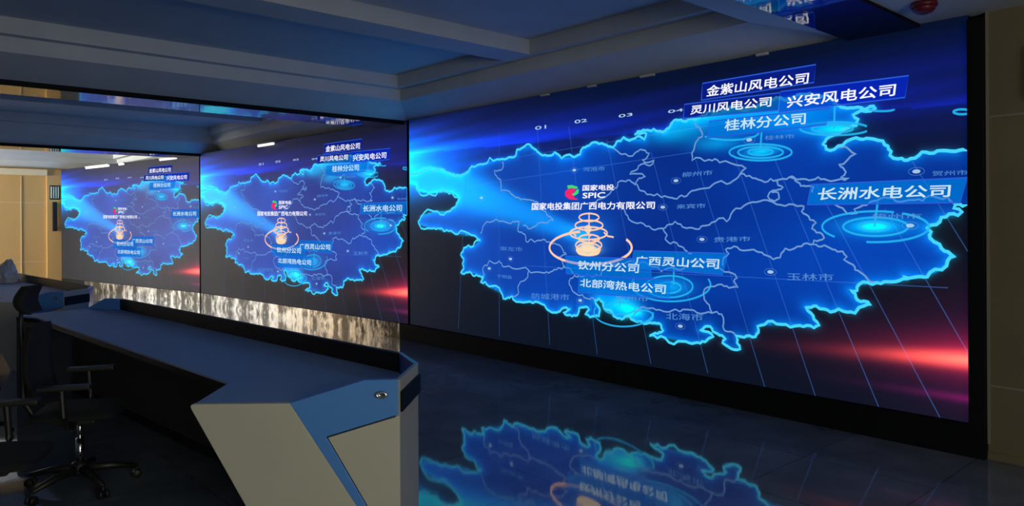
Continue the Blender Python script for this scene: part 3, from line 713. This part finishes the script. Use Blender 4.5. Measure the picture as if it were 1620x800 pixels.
def make_screen():
    root = empty('video_screen')
    dp = obj('display_panel', panel_mesh(), M_panel, root)
    def line(name, pts, w, y, m):
        bm = bmesh.new()
        ribbon(bm, pts, w, y)
        return obj(name, bm, m, root)
    for l_ in GRIDL:
        line('grid_line', to2(l_), 0.007, -0.0015, G_grid)
    for k, l_ in enumerate(INNER):
        line('district_border', rough_line(l_, 0.22, 2, k), 0.014, -0.002 - k * 1e-5, G_inner)
    bm = bmesh.new()
    ribbon(bm, rough_line(OUTER[:-1], 0.22, 2, 99), 0.024, -0.0025)
    obj('map_outline', bm, G_outer, root)
    for k, l_ in enumerate(CYAN):
        line('ripple_ring', to2(l_), 0.016, -0.003 - k * 1e-6, G_cyan)
    for k, l_ in enumerate(WARM):
        line('beacon_ring', to2(l_), 0.026 if k == 0 else 0.017, -0.0033 - k * 1e-6, G_warm)
    for (cx, cy, rx, ry) in ((3.235, 1.075, 0.165, 0.055), (3.235, 1.115, 0.09, 0.05), (3.24, 1.30, 0.05, 0.04)):
        bm = bmesh.new()
        bm.faces.new([bm.verts.new((cx + rx * math.cos(2 * PI * k / 28), -0.00335 - rx * 1e-4, cy + ry * math.sin(2 * PI * k / 28)))
                      for k in range(28)])
        obj('beacon_core', bm, G_core, root)
    for (x, y) in DOTS:
        def oval(s):
            return [Vector((x / 1000 + 0.027 * s * math.cos(2 * PI * k / 20), y / 1000 + 0.014 * s * math.sin(2 * PI * k / 20)))
                    for k in range(21)]
        bm = bmesh.new()
        bm.faces.new([bm.verts.new((p.x, -0.0032, p.y)) for p in oval(1.0)[:-1]])
        d = obj('place_dot', bm, G_dot, root)
        bm = bmesh.new()
        ribbon(bm, oval(2.0), 0.0035, -0.0032)
        obj('dot_ring', bm, G_dim, d)
    n = 0
    for (s, q, bx, kind) in CAPS:
        n += 1
        if bx:
            cp = obj('caption_box', quad_mesh(bx, -0.0035 - n * 1e-5, 'caption_box'),
                     {'d': G_boxd, 'm': G_boxm, 'c': G_boxc}[kind], root)
            bm = bmesh.new()
            ribbon(bm, to2(bx + bx[:1]), 0.010, -0.0042)
            obj('caption_border', bm, G_line, cp)
            obj('caption_text', text_mesh(s, q, 'caption_text', -0.005), G_text if kind != 'c' else G_soft, cp)
        else:
            nm = {'w': 'caption_text', 's': 'place_name', 'n': 'tick_number'}[kind]
            obj(nm, text_mesh(s, q, nm, -0.0052 if kind == 'w' else -0.0034, 0.016 if kind == 'w' else 0.006),
                {'w': G_text, 's': G_dim, 'n': G_dot}[kind], root)
    for c, pts in LOGO:
        bm = bmesh.new()
        bm.faces.new([bm.verts.new((p[0] / 1000, -0.0056, p[1] / 1000)) for p in pts])
        bmesh.ops.triangulate(bm, faces=bm.faces)
        obj('logo_mark', bm, G_green if c == 'g' else G_pink, root)
    # cabinet: back box and slim black border around the picture
    bm = bmesh.new()
    box(bm, 0, SW, 0.003, 0.04, 0, SH)
    obj('cabinet', bm, M_black, root)
    return root


def place(root, a, b):
    # local x runs along the wall from its far end (picture left) to its near end, local -y faces the room
    ax, ay = b
    d = Vector((a[0] - b[0], a[1] - b[1]))
    root.location = (b[0], b[1], 0.22)
    root.rotation_euler = (0, 0, math.atan2(d.y, d.x))
    root.scale = (1, 1, 1)
    return d.length


s1 = make_screen()
s2 = copy_tree(s1)
s3 = copy_tree(s1)
for s, (a, b) in zip((s1, s2, s3), SEG):
    l_ = place(s, a, b)
    s.scale = (l_ / SW, 1, 1)
tag(s1, 'large glowing map display nearest the camera, filling the right half of the picture', 'screen', 'map displays in a row')
tag(s2, 'middle one of three glowing blue map displays along the wall', 'screen', 'map displays in a row')
tag(s3, 'farthest and smallest glowing map display, beside the tan wall', 'screen', 'map displays in a row')

# black surround: right post, base under the nearest display, thin posts at the joints
sr = empty('display_surround', (5.65, 1.6, 0))
boxobj('end_post', (-0.05, 0.048, -0.045, 0.048, 0, 2.94), M_black, sr)
boxobj('base_panel', (-0.05, 0.048, 0.0485, 6.95, 0, 0.215), M_black, sr)
tag(sr, 'black base and upright end post around the nearest map display', 'frame')
for nm, (a, b), lab in (('metal_plinth', SEG[1], 'shiny metal plinth in crinkled film under the middle map display'),
                        ('metal_plinth', SEG[2], 'shiny metal plinth under the farthest map display')):
    bm = bmesh.new()
    pa, pb = Vector(a), Vector(b)
    if a[1] < 9:
        pa = pa + (pb - pa) * 0.028
    if b[1] > 20:
        pb = pa + (pb - pa) * 0.80
    wallseg(bm, pa, pb, -0.05, 0, 0.212)
    o = obj(nm, bm, M_plinth)
    tag(o, lab, 'plinth', 'shiny metal plinths')
bm = bmesh.new()
pa, pb = Vector(SEG[2][0]), Vector(SEG[2][1])
wallseg(bm, pa + (pb - pa) * 0.805, pb, -0.05, 0, 0.212)
tag(obj('floor_plinth', bm, M_black), 'short black plinth at the far end of the farthest map display', 'plinth')

# pale tabs, and glowing strips added for light through the torn ceiling edge
for k, (y, ln) in enumerate(((5.65, 0.12), (4.98, 0.10), (4.25, 0.16), (3.1, 0.10))):
    o = boxobj('plaster_tab', (5.60, 5.635, y, y + ln, H - 0.022, H), M_tab, bev=0.003)
    tag(o, ['pale plaster tab on the ceiling edge over the numbers row of the nearest display',
            'small pale plaster tab second from the left over the nearest display',
            'wider pale plaster tab third from the left over the nearest display',
            'pale plaster tab on the ceiling edge just above the topmost caption'][k], 'tab',
        'plaster tabs along the ceiling edge')
M_gap_glow = mat('white_gap_glow', (0.8, 0.8, 0.8), 0.4, emit=(1, 0.96, 0.88), estr=1.0)
for k, (si, t0, t1, lab) in enumerate(((1, 0.54, 0.62, 'glowing strip standing in for light through the ceiling edge over the middle map display'),
                                       (2, 0.58, 0.76, 'left glowing strip standing in for gap light over the farthest map display'),
                                       (2, 0.12, 0.22, 'right glowing strip standing in for gap light over the farthest map display'),
                                       (2, 0.47, 0.50, 'small glowing strip for gap light between the two longer ones over the farthest display'))):
    a, b = Vector(SEG[si][0]), Vector(SEG[si][1])
    d = (b - a)
    nrm = Vector((-d.y, d.x)).normalized()
    off = nrm * 0.05
    r_ = empty('gap_glow', ((a + d * (t0 + t1) / 2 + off).x, (a + d * (t0 + t1) / 2 + off).y, H), math.atan2(d.y, d.x))
    hl = d.length * (t1 - t0) / 2
    boxobj('glow_backing', (-hl - 0.02, hl + 0.02, -0.03, 0.03, -0.02, -0.001), M_tab, r_)
    bm = bmesh.new()
    tube(bm, [(-hl, 0, -0.04), (hl, 0, -0.04)], 0.022, 12)
    obj('glow_tube', bm, M_gap_glow, r_)
    tag(r_, lab, 'lamp', 'gap light strips along the ceiling edge')

# column loudspeakers on the walls, round alarm on the ceiling
def column_speaker(loc, rz, label, zlo, zhi, bracket=True):
    r_ = empty('column_loudspeaker', loc, rz)
    boxobj('speaker_body', (-0.05, 0.05, -0.10, -0.03, zlo, zhi), M_plastic, r_, bev=0.008)
    bm = bmesh.new()
    for k in range(22):
        z = zlo + 0.03 + (zhi - zlo - 0.06) * k / 21
        box(bm, -0.04, 0.04, -0.104, -0.0995, z - 0.004, z + 0.004)
    obj('speaker_grille', bm, M_black, r_)
    boxobj('bracket', (-0.015, 0.015, -0.032, -0.001, zhi - 0.12, zhi - 0.06), M_black, r_)
    boxobj('bracket', (-0.015, 0.015, -0.032, -0.001, zlo + 0.06, zlo + 0.12), M_black, r_)
    tag(r_, label, 'loudspeaker', 'column loudspeakers')
    return r_


column_speaker((3.88, Y1 - 0.05, 0), 0, 'slim black column loudspeaker on the tan pilaster by the farthest display', 1.42, 2.16)
column_speaker((5.66, 1.20, 0), -PI / 2, 'black column loudspeaker on the brown wall at the right edge of the picture', 2.36, 2.70)
r_ = empty('wall_sounder', (3.90, Y1 - 0.05, 2.22))
boxobj('back_plate', (-0.12, 0.10, -0.02, -0.001, 0, 0.36), M_black, r_, bev=0.004)
bm = bmesh.new()
for k in range(4):
    box(bm, -0.10 + k * 0.05, -0.075 + k * 0.05, -0.05, -0.019, 0.03, 0.33)
obj('louvre', bm, M_tab, r_)
tag(r_, 'dark louvred box on the pilaster above the column loudspeaker', 'wall box')

r_ = empty('ceiling_alarm', (5.10, 1.74, H))
bm = bmesh.new()
lathe(bm, [(0.075, -0.001), (0.08, -0.02), (0.075, -0.03)], 28)
obj('mounting_ring', bm, M_red, r_, True)
bm = bmesh.new()
lathe(bm, [(0.068, -0.028), (0.066, -0.045), (0.052, -0.062), (0.028, -0.072), (0.0, -0.075)], 28)
obj('dome', bm, M_red, r_, True)
tag(r_, 'dark red domed alarm on the ceiling at the upper right', 'alarm')

# ------------------------------------------------------------------ control consoles
P0 = Vector((1.18, 3.59))
E_ = Vector((0.761, -0.649)).normalized()
N_ = Vector((-E_.y, E_.x))       # away from the camera


def endframe(s, z, d):
    p = P0 + E_ * s + N_ * d
    return (p.x, p.y, z)


def rounded(pts, idx, r, seg=6):
    out = []
    n = len(pts)
    for i, p in enumerate(pts):
        if i not in idx:
            out.append(p)
            continue
        p_ = Vector(p)
        a = (Vector(pts[i - 1]) - p_).normalized()
        b = (Vector(pts[(i + 1) % n]) - p_).normalized()
        A, B = p_ + a * r, p_ + b * r
        for k in range(seg + 1):
            t = k / seg
            q = A * (1 - t) ** 2 + p_ * 2 * t * (1 - t) + B * t ** 2
            out.append(tuple(q))
    return out


def bevelled(o, w=0.004):
    m = o.modifiers.new('bevel', 'BEVEL')
    m.width = w
    m.segments = 2
    m.limit_method = 'ANGLE'
    m.angle_limit = math.radians(40)
    return o


def make_console():
    root = empty('control_console', (1.7, 5.6, 0))
    ox, oy = 1.7, 5.6

    def sh(bm):
        for v in bm.verts:
            v.co.x -= ox
            v.co.y -= oy
        return bm
    A = endframe(0.988, 0, 0)[:2]
    B = (2.23, 3.23)
    Cp = (2.35, 3.56)
    D = (2.03, 8.05)
    front = [(1.505, 3.94), (1.27, 7.95)]
    FE = [(1.16, 8.22), (1.80, 8.42)]
    # tabletop
    e0 = endframe(0.02, 0, 0.03)[:2]
    e1 = endframe(0.96, 0, 0.03)[:2]
    out = [e0, e1, (B[0] - 0.03, B[1] + 0.01), (Cp[0] - 0.03, Cp[1]), (D[0] - 0.03, D[1]), FE[1], FE[0], front[1], front[0]]
    out = rounded(out, [7, 8], 0.05)
    bm = bmesh.new()
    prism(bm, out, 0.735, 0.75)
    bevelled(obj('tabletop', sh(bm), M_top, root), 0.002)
    bm = bmesh.new()
    prism(bm, out, 0.70, 0.7345)
    obj('tabletop_edge', sh(bm), M_railblk, root)
    # near end: slanted beige leg, blue raised panel, beige access panel
    leg = rounded([(0.0, 0.752), (0.470, 0.752), (0.948, 0.0), (0.412, 0.0)], [0], 0.028)
    bm = bmesh.new()
    prism(bm, leg, 0.0, 0.035, endframe)
    bevelled(obj('end_leg', sh(bm), M_beige, root), 0.003)['label'] = 'slanted beige end leg'
    bm = bmesh.new()
    prism(bm, [(0.4715, 0.752), (0.820, 0.856), (0.988, 0.858), (0.988, 0.694), (0.640, 0.592), (0.978, 0.0), (0.950, 0.0)],
          0.001, 0.034, endframe)
    bp = bevelled(obj('end_panel', sh(bm), M_blue, root), 0.002)
    bp['label'] = 'blue raised end panel with a strip running down to the floor'
    bm = bmesh.new()
    prism(bm, [(0.650, 0.588), (0.986, 0.687), (0.986, 0.0), (0.984, 0.0)], -0.002, 0.03, endframe)
    bevelled(obj('access_panel', sh(bm), M_beige, root), 0.002)['label'] = 'beige wedge-shaped panel'
    # lock
    c = Vector(endframe(0.900, 0.787, -0.001))
    lk = empty('cam_lock', (c.x - ox, c.y - oy, c.z))
    lk.parent = root
    bpy.data.objects.remove(lk)
    bm = bmesh.new()
    lathe(bm, [(0.0, 0), (0.030, 0), (0.033, 0.004), (0.027, 0.010), (0.016, 0.011), (0.014, 0.006), (0.0, 0.006)], 28)
    rot = Matrix(((E_.x, 0, -N_.x), (E_.y, 0, -N_.y), (0, 1, 0))).to_4x4()
    S = Matrix.Diagonal((1.0, 0.55, 1.0, 1.0))
    bm.transform(Matrix.Translation(c) @ rot @ S)
    obj('round_badge', sh(bm), M_chrome, root, True)['label'] = 'small chrome oval badge'
    # chamfered side and rear panels that rise above the top as a rail
    bm = bmesh.new()
    wallseg(bm, A, B, 0.022, 0.0, 0.858)
    bevelled(obj('side_panel', sh(bm), M_slate, root), 0.002)
    bm = bmesh.new()
    wallseg(bm, B, Cp, 0.022, 0.0, 0.858)
    bevelled(obj('corner_panel', sh(bm), M_bluein, root), 0.002)
    bm = bmesh.new()
    wallseg(bm, Cp, D, 0.035, 0.0, 0.855)
    obj('back_rail', sh(bm), M_railblk, root)  # black here holds the shade of the rail's unlit inner face
    d = (Vector(B) - Vector(A)).normalized()
    nn = Vector((d.y, -d.x)) * 0.012
    a2, b2 = Vector(A) + nn + d * 0.004, Vector(B) + nn + d * 0.004
    bm = bmesh.new()
    wallseg(bm, a2, b2, 0.0115, 0.705, 0.80)
    obj('black_band', sh(bm), M_railblk, root)
    # inner lining of the chamfer, deep blue
    bm = bmesh.new()
    a3, b3 = Vector(A) - nn * 2.0, Vector(B) - nn * 2.0
    wallseg(bm, a3 + d * 0.04, b3 - d * 0.03, 0.004, 0.752, 0.852)
    obj('inner_lining', sh(bm), M_bluein, root)
    # far end panel, rising like the near one
    bm = bmesh.new()
    f0, f1, f2 = Vector(FE[0]), Vector(FE[1]), Vector(D)
    wallseg(bm, f0, f1, -0.03, 0.0, 0.7)
    obj('far_leg', sh(bm), M_knee, root)
    bm = bmesh.new()
    v = [bm.verts.new(p) for p in ((f1.x, f1.y, 0.74), (f2.x, f2.y, 0.74), (f2.x, f2.y, 0.855), (f1.x + (f2.x - f1.x) * 0.55, f1.y + (f2.y - f1.y) * 0.55, 0.855))]
    v2 = [bm.verts.new((q.co.x - 0.03, q.co.y - 0.012, q.co.z)) for q in v]
    bm.faces.new(v)
    bm.faces.new(v2[::-1])
    for i in range(4):
        bm.faces.new((v[i], v[(i + 1) % 4], v2[(i + 1) % 4], v2[i]))
    obj('far_upstand', sh(bm), M_blue, root)
    # knee panel and pedestal
    bm = bmesh.new()
    wallseg(bm, (1.97, 3.75), (1.62, 8.1), 0.02, 0.03, 0.70)
    obj('knee_panel', sh(bm), M_knee, root)
    bm = bmesh.new()
    wallseg(bm, (1.965, 3.75), (1.615, 8.1), 0.03, 0.0, 0.06)
    obj('kick_strip', sh(bm), M_railblk, root)
    return root


con1 = make_console()
con2 = copy_tree(con1)
con2.location = (1.52, 5.6 + 6.35, 0)
tag(con1, 'long control console in the foreground with beige slanted end leg and blue end panel', 'desk', 'control consoles in a row')
tag(con2, 'far control console beyond the foreground one, reaching toward the tan wall', 'desk', 'control consoles in a row')

# crumpled white plastic on the far console
bm = bmesh.new()
bmesh.ops.create_icosphere(bm, subdivisions=5, radius=1.0)
for v in bm.verts:
    p = v.co.copy()
    n1 = noise.noise(p * 1.6) * 0.35 + noise.noise(p * 4.5) * 0.22 + abs(noise.noise(p * 9)) * 0.14
    p *= (1 + n1)
    k = 1.0 - 0.35 * max(p.z, 0)
    v.co = Vector((p.x * 0.22 * k, p.y * 0.26 * k, max(p.z, -0.35) * 0.22))
zmin = min(v.co.z for v in bm.verts)
for v in bm.verts:
    v.co.z -= zmin
bag = obj('plastic_bag', bm, M_bag, None, True)
bag.location = (1.73, 13.0, 0.751)
bag.scale = (0.68, 0.8, 1.05)
tag(bag, 'crumpled white plastic bag on the far console in front of the tan wall', 'bag')


# ------------------------------------------------------------------ office chairs
def make_chair():
    r = empty('office_chair')
    bm = bmesh.new()
    for k in range(5):
        a = 2 * PI * k / 5 + 0.3
        dx, dy = math.cos(a), math.sin(a)
        tube(bm, [(dx * 0.03, dy * 0.03, 0.115), (dx * 0.17, dy * 0.17, 0.105), (dx * 0.31, dy * 0.31, 0.075)],
             [0.028, 0.022, 0.014], 8)
    lathe(bm, [(0.045, 0.08), (0.05, 0.10), (0.045, 0.15), (0.03, 0.16)], 20)
    obj('star_base', bm, M_plastic, r, True)
    for k in range(5):
        a = 2 * PI * k / 5 + 0.3
        dx, dy = math.cos(a) * 0.31, math.sin(a) * 0.31
        bm = bmesh.new()
        for s in (-0.018, 0.018):
            prof = [(0.0, -0.011), (0.022, -0.011), (0.027, -0.006), (0.027, 0.006), (0.022, 0.011), (0.0, 0.011)]
            b2 = bmesh.new()
            lathe(b2, prof, 16)
            b2.transform(Matrix.Translation((dx - math.sin(a) * s, dy + math.cos(a) * s, 0.028)) @ Matrix.Rotation(a, 4, 'Z') @ Matrix.Rotation(PI / 2, 4, 'X'))
            tmp = bpy.data.meshes.new('tmp')
            b2.to_mesh(tmp)
            b2.free()
            bm.from_mesh(tmp)
            bpy.data.meshes.remove(tmp)
        tube(bm, [(dx, dy, 0.03), (dx, dy, 0.08)], 0.008, 8)
        obj('castor', bm, M_plastic, r, True)
    bm = bmesh.new()
    lathe(bm, [(0.022, 0.15), (0.022, 0.30)], 20)
    lathe(bm, [(0.014, 0.299), (0.014, 0.41)], 20)
    obj('gas_lift', bm, M_chrome, r, True)
    bm = bmesh.new()
    box(bm, -0.13, 0.10, -0.09, 0.09, 0.40, 0.435, 0.01)
    tube(bm, [(0.0, -0.09, 0.415), (0.02, -0.26, 0.41)], 0.006, 8)
    obj('tilt_mechanism', bm, M_plastic, r)
    bm = bmesh.new()
    nx, ny = 12, 12
    grid_ = {}
    for sgn in (0, 1):
        for i in range(nx + 1):
            for j in range(ny + 1):
                u, v = i / nx * 2 - 1, j / ny * 2 - 1
                x = u * 0.245 * math.sqrt(1 - 0.22 * v * v)
                y = v * 0.25 * math.sqrt(1 - 0.25 * u * u)
                edge = max(abs(u), abs(v))
                zt = 0.50 - 0.035 * edge ** 4 - 0.035 * max(u - 0.4, 0) ** 2 + 0.012 * v * v
                zb = 0.437 + 0.022 * edge ** 4
                grid_[sgn, i, j] = bm.verts.new((x, y, zt if sgn else zb))
    for i in range(nx):
        for j in range(ny):
            bm.faces.new((grid_[1, i, j], grid_[1, i + 1, j], grid_[1, i + 1, j + 1], grid_[1, i, j + 1]))
            bm.faces.new((grid_[0, i, j], grid_[0, i, j + 1], grid_[0, i + 1, j + 1], grid_[0, i + 1, j]))
    for i in range(nx):
        for j in (0, ny):
            bm.faces.new((grid_[0, i, j], grid_[0, i + 1, j], grid_[1, i + 1, j], grid_[1, i, j]))
    for j in range(ny):
        for i in (0, nx):
            bm.faces.new((grid_[0, i, j], grid_[0, i, j + 1], grid_[1, i, j + 1], grid_[1, i, j]))
    obj('seat', bm, M_fabric, r, True)

    def shell(z0, z1, hw, x0, lean, th, name, material, bow=0.05):
        bm = bmesh.new()
        g = {}
        nz, ny_ = 12, 10
        for s in (0, 1):
            for i in range(nz + 1):
                for j in range(ny_ + 1):
                    t = i / nz
                    v = j / ny_ * 2 - 1
                    w = hw * (1 - 0.25 * abs(2 * t - 1) ** 4) * (0.9 + 0.1 * math.sin(t * PI))
                    x = x0 - lean * t - 0.03 * math.sin(t * PI * 1.2) + bow * v * v
                    g[s, i, j] = bm.verts.new((x - (th if s == 0 else 0) * (1 - 0.5 * abs(v) ** 4), w * v, z0 + (z1 - z0) * t - 0.0 * v))
        for i in range(nz):
            for j in range(ny_):
                bm.faces.new((g[1, i, j], g[1, i, j + 1], g[1, i + 1, j + 1], g[1, i + 1, j]))
                bm.faces.new((g[0, i, j], g[0, i + 1, j], g[0, i + 1, j + 1], g[0, i, j + 1]))
        for i in range(nz):
            for j in (0, ny_):
                bm.faces.new((g[0, i, j], g[0, i + 1, j], g[1, i + 1, j], g[1, i, j]))
        for j in range(ny_):
            for i in (0, nz):
                bm.faces.new((g[0, i, j], g[0, i, j + 1], g[1, i, j + 1], g[1, i, j]))
        return obj(name, bm, material, r, True)
    shell(0.54, 1.00, 0.23, -0.20, 0.06, 0.03, 'backrest', M_fabric)
    shell(1.07, 1.23, 0.145, -0.25, 0.02, 0.05, 'headrest', M_fabric, 0.03)
    bm = bmesh.new()
    tube(bm, [(-0.10, 0, 0.42), (-0.24, 0, 0.44), (-0.30, 0, 0.55), (-0.30, 0, 0.80), (-0.31, 0, 1.0), (-0.305, 0, 1.12)],
         [0.02, 0.02, 0.02, 0.017, 0.012, 0.012], 10)
    obj('back_spine', bm, M_plastic, r, True)
    for s in (-1, 1):
        bm = bmesh.new()
        tube(bm, [(0.0, s * 0.10, 0.425), (0.0, s * 0.27, 0.43), (-0.01, s * 0.30, 0.50), (-0.02, s * 0.30, 0.655)],
             [0.014, 0.014, 0.016, 0.018], 10)
        box(bm, -0.14, 0.13, s * 0.30 - 0.04, s * 0.30 + 0.04, 0.655, 0.68, 0.008)
        obj('armrest', bm, M_plastic, r)
    return r


ch1 = make_chair()
ch1.location = (1.04, 5.10, 0)
ch1.rotation_euler = (0, 0, math.radians(-25))
tag(ch1, 'black mesh office chair with headrest, chrome lift visible, at the foreground console', 'chair', 'black office chairs at the consoles')
ch2 = copy_tree(ch1)
ch2.location = (0.50, 4.35, 0)
ch2.rotation_euler = (0, 0, math.radians(-25))
tag(ch2, 'dark office chair cut off by the left edge of the picture, nearest the camera', 'chair', 'black office chairs at the consoles')
ch3 = copy_tree(ch1)
ch3.location = (0.60, 6.75, 0)
ch3.rotation_euler = (0, 0, math.radians(-12))
tag(ch3, 'farther dark office chair behind the one with the visible headrest, at the left edge', 'chair', 'black office chairs at the consoles')
